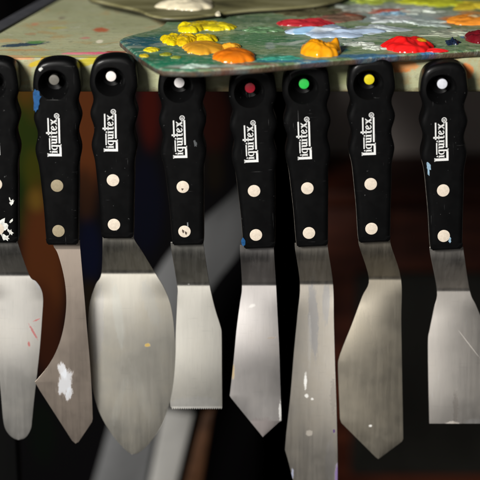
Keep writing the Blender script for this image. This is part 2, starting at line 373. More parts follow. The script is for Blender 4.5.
def lerp_rows(pts, y):
    for (x0, y0), (x1, y1) in zip(pts, pts[1:]):
        if y0 <= y <= y1: return x0 + (x1 - x0) * (y - y0) / max(1e-6, y1 - y0)
    return pts[0][0] if y < pts[0][1] else pts[-1][0]
def sm(t): t = max(0, min(1, t)); return t * t * (3 - 2 * t)
def blade_mesh(L, Rr, y0, yb, yend, back, fwd, smooth=True, teeth=0, curl=0.10, bow=0.0006):
    """L, Rr: left and right outline (px, py); y0 handle end, yb bend, yend tip; back: metres the crank goes back; fwd: tilt (tan) of the lower part."""
    if smooth: L = catmull(L, 5); Rr = catmull(Rr, 5)
    ys = {y0 - 6.0, y0, yend}
    y = y0 - 6
    while y < yend: ys.add(round(y, 2)); y += 0.75 if abs(y - yb) < 5 or abs(y - y0) < 6 or y > yend - 8 else 2.2
    for p in L + Rr:
        if y0 < p[1] < yend: ys.add(round(p[1], 2))
    yy_ = sorted(ys); ys = [yy_[0]]
    for y in yy_[1:]:
        if y - ys[-1] > 0.34: ys.append(y)
    if ys[-1] < yend: ys[-1] = yend
    if teeth: ys = [y for y in ys if y < yend - 2.3] + [yend]
    NX = 14 if not teeth else teeth * 2
    def depth(y):
        if y <= y0 + 1: return YT
        if back == 0:
            q_ = max(0, y - y0 - 3); return YT - 0.0006 * q_ * (fwd + curl * (0.5 - q_ / (yend - y0)) * 0.6)
        t_ = (y - y0) / 0.05; i_ = min(len(tab) - 2, int(t_)); return tab[i_] + (tab[i_ + 1] - tab[i_]) * (t_ - i_)
    tab = [YT]; s1 = back / (yb - y0); s2 = -fwd * 0.0006
    for i_ in range(int((yend - y0) / 0.05) + 40):
        yy = y0 + (i_ + 0.5) * 0.05
        tt = max(0.0, (yy - yb) / (yend - yb)); s2 = -0.0006 * (fwd + curl * (0.45 - tt) + 0.25 * curl * math.sin(tt * 9 + y0)); a_ = sm((yy - y0 + 0.5) / 15.0); b_ = sm((yy - yb + 4.5) / 6.0)
        tab.append(tab[-1] + (a_ * s1 * (1 - b_) + b_ * s2) * 0.05)
    bm = bmesh.new(); T = 0.00075; rows = []
    for y in ys:
        xl_, xr_ = lerp_rows(L, y), lerp_rows(Rr, y)
        if xr_ - xl_ < 0.3: m_ = (xl_ + xr_) / 2; xl_, xr_ = m_ - 0.15, m_ + 0.15
        d = depth(y); row = []
        for i in range(NX + 1):
            yy = y
            if teeth and y == ys[-1] and i % 2 == 0: yy = y - 1.7
            q = on_y(xl_ + (xr_ - xl_) * i / NX, yy, d + bow * ((2 * i / NX - 1) ** 2) * (xr_ - xl_) / 50 * sm((y - yb - 2) / 25)); row.append(q)
        rows.append(row)
    fv = [[bm.verts.new(q) for q in r] for r in rows]
    bv = [[bm.verts.new((q.x, q.y + T, q.z)) for q in r] for r in rows]
    n = len(rows)
    for j in range(n - 1):
        for i in range(NX):
            bm.faces.new((fv[j][i], fv[j][i + 1], fv[j + 1][i + 1], fv[j + 1][i]))
            bm.faces.new((bv[j][i], bv[j + 1][i], bv[j + 1][i + 1], bv[j][i + 1]))
        bm.faces.new((fv[j][0], fv[j + 1][0], bv[j + 1][0], bv[j][0]))
        bm.faces.new((fv[j][NX], bv[j][NX], bv[j + 1][NX], fv[j + 1][NX]))
    for i in range(NX):
        bm.faces.new((fv[0][i], bv[0][i], bv[0][i + 1], fv[0][i + 1]))
        bm.faces.new((fv[-1][i], fv[-1][i + 1], bv[-1][i + 1], bv[-1][i]))
    return bm

# ---- lettering printed on every handle (u along the word, v across it)
def logo_mesh(mat):
    bm = bmesh.new()
    o0 = loc2(118.0, 151.4); K = 0.0006 / 8.73
    th = math.atan2(rr_.x - rp.x, rp.z - rr_.z)
    def P(u, v): return (o0[0] - v * K, LF - 0.00006, o0[1] + u * K)
    def poly(pts):
        f = [bm.verts.new(P(u, v)) for u, v in pts]; b = [bm.verts.new((q.co.x, LF + 0.0001, q.co.z)) for q in f]
        n = len(f); bm.faces.new(f); bm.faces.new(b[::-1])
        for i in range(n): bm.faces.new((f[i], b[i], b[(i + 1) % n], f[(i + 1) % n]))
    def rect(u0, v0, u1, v1): poly([(u0, v0), (u1, v0), (u1, v1), (u0, v1)])
    def ringarc(cu, cv, ru, rv, wu, wv, a0, a1, n=18):
        for i in range(n):
            t0 = R(a0 + (a1 - a0) * i / n); t1 = R(a0 + (a1 - a0) * (i + 1) / n)
            poly([(cu + ru * math.cos(t0), cv + rv * math.sin(t0)), (cu + ru * math.cos(t1), cv + rv * math.sin(t1)),
                  (cu + (ru - wu) * math.cos(t1), cv + (rv - wv) * math.sin(t1)), (cu + (ru - wu) * math.cos(t0), cv + (rv - wv) * math.sin(t0))])
    # L with its long foot
    rect(0, 0, 23, 127); rect(23, 0, 88, 19); poly([(-4, 118), (27, 118), (27, 127), (-4, 127)])
    rect(118, 9, 345, 24)
    # i
    rect(34, 36, 48, 86); rect(30, 36, 52, 42); rect(29, 80, 42, 87); poly([(34, 96), (41, 92), (49, 96), (41, 108)])
    # q
    ringarc(78, 62, 22, 27, 12, 7, 60, 300); rect(88, 0, 102, 90); rect(82, 0, 110, 7); poly([(76, 83), (90, 83), (90, 90), (76, 89)]); poly([(76, 34), (90, 40), (90, 47), (76, 41)])
    # u
    rect(116, 44, 130, 87); rect(110, 81, 124, 88); rect(143, 36, 157, 87); rect(137, 81, 150, 88); poly([(118, 46), (126, 35), (143, 42), (143, 50), (130, 46)]); rect(150, 36, 163, 42)
    # i
    rect(170, 36, 184, 87); rect(166, 36, 188, 42); rect(164, 80, 178, 87); poly([(169, 97), (177, 93), (186, 97), (177, 108)])
    # bars over the word
    rect(58, 99, 163, 109); rect(192, 106, 344, 118)
    # t
    rect(203, 42, 218, 133); poly([(203, 46), (209, 35), (226, 35), (230, 42), (218, 43), (218, 50)]); rect(194, 81, 232, 88)
    # e
    ringarc(256, 62, 22, 27, 12, 7, 35, 325); poly([(240, 52), (274, 70), (270, 78), (238, 60)])
    # x
    poly([(286, 88), (303, 88), (334, 35), (317, 35)]); poly([(287, 36), (294, 36), (330, 84), (336, 90), (322, 90)]); rect(282, 82, 308, 88); rect(312, 35, 340, 41); rect(282, 35, 300, 41)
    # registered mark
    ringarc(365, 35, 23, 23, 6, 6, 0, 360, 28)
    rect(356, 24, 361, 47); ringarc(364, 40, 8, 7, 4, 4, -90, 90, 8); poly([(363, 35), (367, 36), (375, 24), (370, 24)])
    return from_bm('brand_lettering', bm, mat, smooth=0)
t = NT('white_print'); nz = t.noise(1500, 4, 0.7)
WP = t.set(color=t.mix(t.rng(nz, 0.66, 0.74), (0.84, 0.84, 0.83), (0.20, 0.20, 0.20)), rough=0.5)
lo = logo_mesh(WP); LOGO = lo.data; bpy.data.objects.remove(lo)
LOGO.name = 'lettering'

def rivet_mat(name, seed, dull=0.0):
    t = NT(name); v = t.mapv(loc=(seed, seed, seed)); n1 = t.noise(700, 5, 0.7, vec=v); n2 = t.noise(1600, 3, 0.6, vec=v)
    base = tuple(x * (1 - dull) for x in ((0.92, 0.80, 0.66) if not dull > 0.2 else (0.66, 0.55, 0.36))); c = t.mix(t.rng(n1, 0.35, 0.65), base, tuple(x * 0.86 for x in base))
    c = t.mix(t.math('MULTIPLY', t.rng(n2, 0.66, 0.74), 0.6), c, (0.25, 0.20, 0.15)); t.set(color=c, rough=0.40, metal=0.12); t.bump(n1, 0.3, 0.0003); return t.m
r2 = loc2(*REF['riv']); r1 = loc2(113, 180.3)
def rivet_mesh(cx, cz):
    bm = bmesh.new(); disc(bm, cx, cz, LF - 0.00012, 0.00375, 0.0008, 0.00018); o = from_bm('rivet', bm, None, smooth=40); m = o.data; bpy.data.objects.remove(o); return m
def splat(name, parent, pts, mat, seed, y=None, jag=0.25):
    """irregular dab of dried paint on the handle face; pts px outline for that knife, converted to local."""
    bm = bmesh.new(); q = []
    rnd = random.Random(seed); pp = catmull(pts, 3, True)
    cx = sum(p[0] for p in pp) / len(pp); cy = sum(p[1] for p in pp) / len(pp)
    for (px, py) in pp:
        f = 1 + rnd.uniform(-jag, jag); w_ = on_y(cx + (px - cx) * f, cy + (py - cy) * f, YF)
        l_ = parent.matrix_basis.inverted() @ w_; q.append((l_.x, l_.z))
    yy = LF if y is None else y
    slab(bm, q, [(0, yy + 0.0003), (0, yy - 0.00004), (0.0001, yy - 0.00008)], lambda u, v, h: (u, h, v))
    return from_bm(name, bm, mat, parent, smooth=0)

SPEC = [
 dict(label='round ended painting knife with white spatters on its handle, cut off by the left side',
      L=[(-15, 237), (-15, 243), (-19, 275), (-17, 280), (-12, 290), (-9, 299), (-6, 330), (-2, 365), (1, 395), (3, 418), (5, 428), (9, 434.5), (14, 438.5), (18.5, 440)],
      R=[(17.5, 237), (17.8, 243), (29, 275), (36, 281.5), (41, 289), (43, 299), (42, 318), (40, 345), (37.2, 372), (34, 400), (32, 420), (31, 428), (28, 434.5), (24, 438.5), (18.5, 440)],
      y0=243, yb=275, ye=440, back=0.0190, fwd=0.205, tint=(0.66, 0.64, 0.60), stain=0.25,
      extra=[((32, 336), (1.1, 9), (0.35, 0.02, 0.03), 0.5, 1.0, 0.8), ((35, 325), (3.5, 0.8), (0.4, 0.03, 0.04), 0.4, 0.8, 0.8), ((28, 347), (1.3, 2.8), (0.35, 0.02, 0.02), 0, 0.8, 0.8), ((35, 285), (5, 14), (0.45, 0.47, 0.55), 0.2, 0.6, 0.35)]),
 dict(label='flat hook shaped painting knife with a white paint smudge near its pointed tip',
      L=[(53.5, 240), (53.5, 246), (57.5, 253), (62, 268), (65, 283), (66.3, 298), (65.8, 312), (63.5, 328), (59.5, 343), (53.5, 357), (46, 369), (39, 377.5), (35, 382)], L2=[(35, 382), (39.5, 390), (55, 414), (72, 440.5), (75.5, 443.5)],
      R=[(80, 240), (80, 246), (82, 270), (84.4, 298), (87, 330), (89.8, 362), (91.8, 395), (92.6, 419)], R2=[(92.6, 419), (92, 422), (78.5, 442), (75.5, 443.5)],
      y0=246, yb=300, ye=443.5, back=0, fwd=0.110, tint=(0.62, 0.52, 0.44), stain=0.10, flat=True,
      extra=[((66.5, 377), (7.0, 15), (0.62, 0.65, 0.70), -0.22, 1.0, 0.8), ((64, 366), (4.0, 9), (0.68, 0.71, 0.76), 0.3, 1.3, 0.8), ((70, 388), (3.5, 7), (0.6, 0.63, 0.68), -0.3, 1.3, 0.8), ((75.5, 441), (2.8, 2.4), (0.8, 0.74, 0.66), 0, 0.4, 0.9)]),
 dict(label='broad leaf shaped painting knife with a pale streaky blade and a white tipped peg',
      L=[(102.5, 234), (102.5, 240), (101.5, 273), (96, 284), (91, 298), (88.5, 314), (88, 335), (88.8, 358), (91.5, 382), (96, 403), (103, 420), (113, 436), (123, 447.5), (128, 452), (132, 454.5)],
      R=[(134, 234), (134.5, 240), (143, 253), (155, 273), (164, 288), (170.5, 305), (174, 328), (175, 354), (173.5, 382), (169, 405), (161, 426), (150, 442.5), (141, 451), (136, 454), (132, 454.5)],
      y0=240, yb=273, ye=454.5, back=0.0190, fwd=0.195, tint=(0.72, 0.69, 0.61), stain=0.5,
      extra=[((147, 348), (3, 2.0), (0.50, 0.33, 0.05), 0, 0.5, 0.9), ((117, 320), (5, 34), (0.62, 0.64, 0.60), 0.12, 0.8, 0.4), ((142, 395), (5, 34), (0.52, 0.51, 0.46), 0.3, 1.2, 0.35), ((97, 330), (6, 42), (0.38, 0.38, 0.42), -0.05, 0.7, 0.35), ((118, 405), (4, 30), (0.50, 0.50, 0.46), -0.3, 1.2, 0.3), ((150, 310), (7, 25), (0.58, 0.59, 0.57), 0.3, 1.0, 0.35)]),
 dict(label='straight edged painting knife with a finely toothed bottom edge',
      L=[(171, 241), (171, 248), (177, 285), (177, 300), (174.8, 345), (172.5, 375), (170.3, 398), (170, 405), (171.5, 409)],
      R=[(203.5, 241), (204, 248), (209.5, 284), (215, 308), (220.5, 326), (221.8, 335), (222, 370), (222.3, 405), (222, 410)],
      y0=248, yb=285, ye=409.6, back=0.0205, fwd=0.240, tint=(0.68, 0.66, 0.60), stain=0.18, teeth=23,
      extra=[((188, 293), (0.9, 0.8), (0.2, 0.2, 0.2), 0, 0.2, 0.9), ((196, 404), (28, 9), (0.50, 0.50, 0.50), 0, 0.8, 0.45)]),
 dict(label='angular pointed painting knife hanging on the red tipped peg',
      L=[(240, 244), (240, 251), (242, 286), (240, 303), (236.5, 330), (233.5, 362), (230.2, 392), (229.5, 396)], L2=[(229.5, 396), (240, 409), (262.8, 437)],
      R=[(274, 244), (274, 251), (276, 285), (277.5, 315), (279.3, 352), (280.3, 385), (281.5, 418), (281.3, 420)], R2=[(281.3, 420), (262.8, 437)],
      y0=251, yb=285, ye=437, back=0.0190, fwd=0.235, tint=(0.72, 0.685, 0.665), stain=0.22, flat=True,
      extra=[((233, 372), (1.6, 8), (0.42, 0.30, 0.12), 0, 0.9, 0.8), ((272, 341), (4, 0.9), (0.28, 0.22, 0.16), 0.1, 0.8, 0.8), ((252, 312), (3.5, 1.6), (0.75, 0.73, 0.7), 0.4, 0.8, 0.6), ((280, 408), (1.4, 9), (0.72, 0.72, 0.70), 0, 1.0, 0.7), ((258, 425), (22, 12), (0.42, 0.33, 0.33), 0.2, 0.7, 0.45)]),
 dict(label='longest stained painting knife hanging on the green tipped peg, its tip below the picture',
      L=[(295, 242), (295, 249), (300, 284), (297.5, 315), (294, 352), (290.5, 395), (286.5, 432), (285, 450)], L2=[(285, 450), (288.5, 462), (293.5, 482), (308, 520), (312, 524)],
      R=[(328, 242), (328, 249), (333, 284), (333.8, 320), (335, 365), (336.5, 410), (337.5, 455), (337.5, 480)], R2=[(337.5, 480), (336, 496), (312, 524)],
      y0=249, yb=284, ye=524, back=0.0193, fwd=0.215, tint=(0.76, 0.71, 0.63), stain=0.45, flat=True,
      extra=[((305.5, 382), (1.5, 8), (0.82, 0.82, 0.80), 0.0, 0.9, 0.9), ((306.5, 395), (2, 2), (0.8, 0.8, 0.78), 0, 0.5, 0.8), ((312, 398), (1.5, 1.2), (0.8, 0.8, 0.78), 0, 0.5, 0.8), ((309, 429), (3.5, 3), (0.30, 0.27, 0.24), 0, 0.4, 0.55), ((333.5, 427), (1.3, 2.2), (0.05, 0.01, 0.12), 0, 0.4, 0.95), ((336, 470), (2.4, 16), (0.13, 0.06, 0.28), 0, 0.6, 0.85), ((292, 466), (1.2, 6), (0.30, 0.36, 0.60), 0, 0.9, 0.7), ((314, 325), (5, 40), (0.38, 0.40, 0.46), 0.05, 0.9, 0.5), ((327, 310), (4, 22), (0.42, 0.45, 0.52), 0, 0.8, 0.4), ((333, 395), (3, 18), (0.30, 0.28, 0.27), 0, 0.9, 0.4), ((310, 345), (2, 26), (0.80, 0.78, 0.74), 0, 0.9, 0.4), ((330, 455), (6, 25), (0.45, 0.44, 0.46), 0, 0.9, 0.4)]),
 dict(label='wide kite shaped painting knife with a clean greyish gold blade on the yellow tipped peg',
      L=[(359, 238), (359, 245.5), (369, 279), (362, 297), (352, 324), (344, 344), (339, 358), (338, 366), (338.8, 390), (340, 419)], L2=[(340, 419), (341.5, 423), (376, 457.5), (378.3, 459)],
      R=[(390.5, 238), (391, 245.5), (401, 279), (401.2, 320), (402, 370), (402.8, 415), (403.2, 439)], R2=[(403.2, 439), (402, 441.5), (380, 458), (378.3, 459)],
      y0=245.5, yb=279, ye=459, back=0.0190, fwd=0.185, tint=(0.76, 0.69, 0.56), stain=0.3, flat=True,
      extra=[((370, 424), (1.6, 1.3), (0.8, 0.8, 0.78), 0, 0.7, 0.9), ((375, 456), (2.2, 1.2), (0.8, 0.78, 0.75), 0.5, 0.7, 0.8), ((365, 350), (10, 40), (0.46, 0.42, 0.34), 0.1, 1.2, 0.3)]),
 dict(label='square ended scraper knife with scratched pale blade, furthest right',
      L=[(430, 246), (430, 253), (437, 291), (434, 308), (429.5, 330), (427.8, 342), (428.2, 380), (429, 416), (429.2, 423.5)],
      R=[(463.5, 246), (464, 253), (470, 291), (476, 305), (484, 325), (487, 338), (487.3, 380), (487.5, 416), (487.5, 424)],
      y0=253, yb=291, ye=423.8, back=0.0205, fwd=0.250, tint=(0.88, 0.83, 0.77), stain=0.2, flat=True,
      extra=[((455, 408), (2.6, 19), (0.34, 0.30, 0.27), 0, 0.8, 0.54), ((452, 421), (7, 2.5), (0.42, 0.38, 0.33), 0, 0.7, 0.6), ((470, 348), (18, 0.5), (0.35, 0.32, 0.3), -0.9, 0.3, 0.7), ((475, 420), (12, 4), (0.7, 0.7, 0.7), 0, 0.9, 0.5)]),
]
def paint(name, c, rough=0.4): return plain(name, c, rough, 0, 0.2, 500, 0.25)
blue_dab = paint('blue_dab', (0.012, 0.085, 0.24)); white_dab = paint('white_dab', (0.7, 0.7, 0.66)); pale_dab = paint('pale_blue_dab', (0.30, 0.45, 0.58)); orange_dab = paint('orange_dab', (0.6, 0.15, 0.03))
for i, (k, s) in enumerate(zip(KN, SPEC)):
    pr = on_y(*k['peg'], YF); rv = on_y(*k['riv'], YF)
    ang = math.atan2(rv.x - pr.x, pr.z - rv.z)
    root = empty('painting_knife', (pr.x, k['p'].y, pr.z))
    root.rotation_euler = (0, -(ang - 0.0), 0)
    root.scale = (1, 1, (rv - pr).length / (rr_ - rp).length)
    tag(root, s['label'], 'painting knife', 'painting knives hanging along the table edge')
    h = link('handle', HANDLE, None, root)
    lg = link('lettering', LOGO, None, root)
    for q, (cx, cz) in enumerate((r1, r2)):
        rm = rivet_mesh(cx, cz); rm.materials.append(rivet_mat('rivet_metal', i * 0.37 + q * 0.11, 0.38 if i == 1 else (0.0 if i != 0 else 0.1)))
        link('rivet', rm, None, root)
    # tang: thin steel between the two handle scales
    tp = [p for p in hp if p[1] < loc2(0, 150)[1]]
    bm = bmesh.new(); tq = inset(tp, -0.00022)
    slab(bm, tq, [(0.0001, LT - 0.0006), (0, LT - 0.0005), (0, LT + 0.0005), (0.0001, LT + 0.0006)], lambda u, v, hh: (u, hh, v))
    st = steel('blade_steel_' + s['label'].split()[0], s['tint'], 0.30 if i != 1 else 0.36, s['stain'], i * 0.73 + 0.2, s['extra'])
    from_bm('tang', bm, plain('tang_steel', (0.42, 0.38, 0.33), 0.4, 0.9), root)
    L = catmull(s['L'], 5) if not s.get('flat') else catmull(s['L'], 5); Rr = catmull(s['R'], 5)
    if 'L2' in s: L = L + s['L2'][1:]
    if 'R2' in s: Rr = Rr + s['R2'][1:]
    # the crank itself has straight sides
    bm = blade_mesh(L, Rr, s['y0'], s['yb'], s['ye'], s['back'], s['fwd'], smooth=False, teeth=s.get('teeth', 0), curl=(0.07, 0.05, 0.07, 0.05, 0.11, 0.08, 0.07, 0.05)[i], bow=(0.0007, 0.0003, 0.0007, 0.0004, 0.0005, -0.0005, 0.0008, 0.0005)[i])
    b = from_bm('blade', bm, st, smooth=40)
    bv = b.modifiers.new('edge', 'BEVEL'); bv.width = 0.00018; bv.segments = 2; bv.limit_method = 'ANGLE'; bv.angle_limit = R(50)
    b.parent = root; bpy.context.view_layer.update(); b.matrix_parent_inverse = root.matrix_world.inverted()
    k['root'] = root
bpy.context.view_layer.update()
g = [k['root'] for k in KN]
splat('paint_splotch', g[1], [(33.5, 90), (38, 91), (41, 95), (39.5, 101), (38, 108), (34.6, 112), (34, 103)], blue_dab, 3)
splat('paint_splotch', g[4], [(241, 240), (243.5, 237), (245, 241), (244.5, 246), (241.5, 245)], blue_dab, 4)
splat('paint_splotch', g[7], [(427, 163), (430, 166), (430, 171), (428.5, 174), (426.8, 168)], pale_dab, 5, jag=0.5)
splat('paint_splotch', g[7], [(448.5, 237), (451.5, 238.5), (450.5, 242.5), (448.7, 241.5)], pale_dab, 6, jag=0.4)
splat('paint_splotch', g[3], [(193, 140), (196, 141), (197.5, 146), (194.5, 147)], plain('scuff', (0.07, 0.075, 0.08), 0.6), 7, jag=0.4)
for j, pts in enumerate([[(-3, 224), (4, 220.5), (6.5, 226), (4, 232), (0, 234), (-4, 230)], [(9, 222), (13, 218.5), (12, 221.5), (9.5, 223.5)], [(8, 229), (11, 230), (13.5, 233), (10.5, 234.5), (8.5, 232)], [(10, 203), (14, 199.5), (13, 204), (11, 206)], [(3, 235), (8, 236), (9, 240), (4, 240)], [(9, 198), (10.5, 199), (11.5, 203), (9.8, 201)]]):
    splat('paint_splotch', g[0], pts, white_dab, 20 + j, jag=0.45)
for j, pts in enumerate([[(181.5, 188.5), (183.2, 188.0), (183, 190), (181.8, 190)], [(182.5, 229), (184, 230.5), (183.5, 233), (182.3, 231.5)], [(185, 231), (187, 232), (186, 234.5), (184.8, 233.5)]]):
    splat('paint_splotch', g[3], pts, plain('dark_stain', (0.10, 0.07, 0.05), 0.6), 40 + j, y=LF - 0.0003, jag=0.4)
splat('paint_splotch', g[3], [(187, 222), (188.5, 224), (188, 230), (189.5, 236), (187.3, 233)], plain('grey_scuff', (0.2, 0.21, 0.22), 0.6), 50, jag=0.4)
splat('paint_splotch', g[1], [(38.5, 69), (41.5, 67.2), (42.5, 69), (40, 71)], white_dab, 51, jag=0.3)

# ------------------------------------------------------------------ palettes
def palette_mat(Z):
    t = NT('palette_paint')
    st = t.noise(1.0, 6, 0.65, vec=t.mapv(scale=(18, 55, 20), rot=(0, 0, 0.25)), dist=1.2)
    fn = t.noise(1.0, 5, 0.7, vec=t.mapv(scale=(110, 260, 90), rot=(0, 0, -0.3)), dist=1.6)
    wob = t.noise(48, 6, 0.65, vec=t.mapv(scale=(1, 1.5, 1)), dist=0.6)
    c = t.ramp(st, [(0.25, (0.075, 0.135, 0.075)), (0.42, (0.18, 0.28, 0.13)), (0.55, (0.30, 0.38, 0.20)), (0.66, (0.20, 0.34, 0.18)), (0.8, (0.44, 0.50, 0.36))])
    def spot(px, py, rx, ry, color, rot=0, edge=0.7, wb=0.9, f=1.0):
        nonlocal c
        p = on_z(px, py, Z); k = 0.0006
        m = t.blob((p.x, p.y), (rx * k, ry * k / 0.27), rot, 'xy', edge, wb, axis_noise=wob)
        c = t.mix(t.math('MULTIPLY', m, f), c, color)
    spot(165, 52, 50, 22, (0.02, 0.20, 0.15), f=0.8); spot(190, 62, 60, 7, (0.01, 0.27, 0.14), f=0.9); spot(142, 42, 24, 7, (0.02, 0.12, 0.19), f=0.85)
    spot(150, 58, 16, 4, (0.02, 0.10, 0.07), f=0.7)
    spot(270, 58, 34, 5, (0.02, 0.22, 0.12), f=0.8); spot(262, 40, 40, 9, (0.07, 0.25, 0.11), f=0.7); spot(245, 20, 50, 6, (0.12, 0.19, 0.11), f=0.7)
    spot(330, 8, 60, 7, (0.11, 0.085, 0.05), f=0.85); spot(300, 5, 30, 5, (0.20, 0.20, 0.06), f=0.6); spot(352, 12, 24, 4, (0.38, 0.17, 0.11), f=0.7); spot(370, 10, 14, 2, (0.50, 0.16, 0.12), f=0.6)
    spot(405, 18, 60, 9, (0.42, 0.50, 0.52), f=0.9); spot(400, 6, 45, 5, (0.50, 0.54, 0.44), f=0.9); spot(440, 32, 60, 6, (0.36, 0.42, 0.31), f=0.8); spot(450, 14, 30, 6, (0.5, 0.5, 0.44), f=0.6)
    spot(425, 2, 36, 3.5, (0.62, 0.68, 0.03), f=0.95); spot(380, 0, 22, 2.5, (0.52, 0.6, 0.06), f=0.8); spot(474, 3, 18, 4, (0.8, 0.62, 0.03)); spot(360, 4, 12, 2.0, (0.4, 0.55, 0.10), f=0.6)
    spot(395, 12, 16, 2.2, (0.40, 0.08, 0.06), f=0.8); spot(392, 15.5, 13, 2.2, (0.24, 0.42, 0.58), f=0.85)
    spot(465, 20, 26, 6, (0.85, 0.25, 0.03), f=0.95); spot(470, 22, 16, 3, (0.9, 0.42, 0.08), f=0.9); spot(472, 13, 14, 3, (0.85, 0.3, 0.04), f=0.8)
    spot(350, 40, 40, 3.0, (0.50, 0.55, 0.45), f=0.7, rot=0.3); spot(372, 46, 12, 1.6, (0.62, 0.66, 0.6), f=0.8); spot(298, 42, 14, 1.2, (0.6, 0.64, 0.55), f=0.8, rot=0.8)
    spot(343, 50, 7, 2.2, (0.01, 0.12, 0.20), f=0.9); spot(435, 53.5, 16, 1.6, (0.03, 0.20, 0.55)); spot(372, 56, 50, 2.4, (0.03, 0.16, 0.40), f=0.8); spot(300, 61, 45, 2, (0.03, 0.22, 0.42), f=0.8)
    spot(215, 66, 40, 1.6, (0.45, 0.58, 0.55), f=0.8); spot(192, 67, 20, 1.2, (0.62, 0.66, 0.60), f=0.8); spot(250, 64, 22, 1.3, (0.40, 0.05, 0.06), f=0.7)
    spot(463, 37, 4, 2.0, (0.04, 0.16, 0.35), f=0.9); spot(449, 29, 2, 1.5, (0.01, 0.015, 0.02))
    spot(270, 46, 5, 4, (0.45, 0.50, 0.50), f=0.6); spot(286, 44, 10, 2, (0.55, 0.62, 0.55), f=0.6)
    spot(160, 45, 9, 2.4, (0.35, 0.40, 0.34), f=0.6); spot(135, 47, 8, 2, (0.4, 0.45, 0.35), f=0.6); spot(175, 30, 7, 1.5, (0.4, 0.45, 0.35), f=0.5)
    spot(230, 68, 60, 1.0, (0.33, 0.10, 0.08), f=0.6)
    im = t.noise(1.0, 6, 0.72, vec=t.mapv(scale=(75, 190, 60), rot=(0, 0, 0.5)), dist=2.2)
    c = t.mix(t.math('MULTIPLY', t.rng(im, 0.55, 0.60), 0.7), c, (0.50, 0.60, 0.46)); c = t.mix(t.math('MULTIPLY', t.rng(im, 0.45, 0.40), 0.75), c, (0.015, 0.12, 0.07))
    c = t.mix(t.math('MULTIPLY', t.rng(fn, 0.60, 0.70), 0.7), c, (0.56, 0.64, 0.52)); c = t.mix(t.math('MULTIPLY', t.rng(fn, 0.40, 0.28), 0.6), c, (0.01, 0.10, 0.10))
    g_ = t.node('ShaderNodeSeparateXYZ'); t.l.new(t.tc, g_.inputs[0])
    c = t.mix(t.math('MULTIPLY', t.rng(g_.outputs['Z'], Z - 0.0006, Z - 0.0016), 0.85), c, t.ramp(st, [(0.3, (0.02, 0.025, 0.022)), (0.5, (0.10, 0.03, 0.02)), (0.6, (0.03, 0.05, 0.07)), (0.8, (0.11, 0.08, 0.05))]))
    t.set(color=c, rough=t.rng(fn, 0.3, 0.7, 0.28, 0.5)); t.bump(t.math('ADD', t.math('ADD', fn, wob), im), 0.7, 0.0012); return t.m
PZ = 0.0052
fp = catmull([(120, 39), (122.5, 43), (134, 52.5), (148, 62), (157, 67), (168, 69.3), (200, 69.6), (250, 66.8), (320, 60.5), (400, 54.5), (480, 49.5), (560, 44), (600, 20), (600, -40), (480, -70), (320, -60), (235, -22), (188, 0), (172, 14), (163, 24.5), (150, 30), (132, 34.5)], 6, True)
fpl = [(lambda q: (q.x, q.y))(on_z(x, y, PZ)) for x, y in fp]
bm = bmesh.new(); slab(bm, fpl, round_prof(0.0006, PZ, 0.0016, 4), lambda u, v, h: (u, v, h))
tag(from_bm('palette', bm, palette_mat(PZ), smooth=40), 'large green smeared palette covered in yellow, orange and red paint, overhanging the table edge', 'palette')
RZ = 0.0092
def rear_mat():
    t = NT('olive_palette'); st = t.noise(1.0, 5, 0.65, vec=t.mapv(scale=(14, 45, 20)), dist=0.8)
    c = t.ramp(st, [(0.3, (0.07, 0.065, 0.03)), (0.5, (0.20, 0.185, 0.085)), (0.7, (0.34, 0.32, 0.18))])
    g_ = t.node('ShaderNodeSeparateXYZ'); t.l.new(t.tc, g_.inputs[0])
    c = t.mix(t.rng(g_.outputs['Z'], RZ - 0.0008, RZ - 0.002), c, (0.03, 0.026, 0.016)); t.set(color=c, rough=0.45); t.bump(st, 0.4, 0.001); return t.m
rpx = catmull([(88, -3), (100, 1), (118, 5), (138, 9.5), (150, 14.5), (166, 17), (190, 16.5), (215, 13.5), (250, 9.5), (290, 7.0), (325, 3), (350, -8), (340, -40), (250, -60), (120, -40), (90, -16)], 6, True)
bm = bmesh.new(); slab(bm, [(lambda q: (q.x, q.y))(on_z(x, y, RZ)) for x, y in rpx], round_prof(PZ + 0.0008, RZ, 0.0018, 4), lambda u, v, h: (u, v, h))
tag(from_bm('palette', bm, rear_mat(), smooth=40), 'blurred olive brown palette with a cream paint blob, lying behind the green one', 'palette')

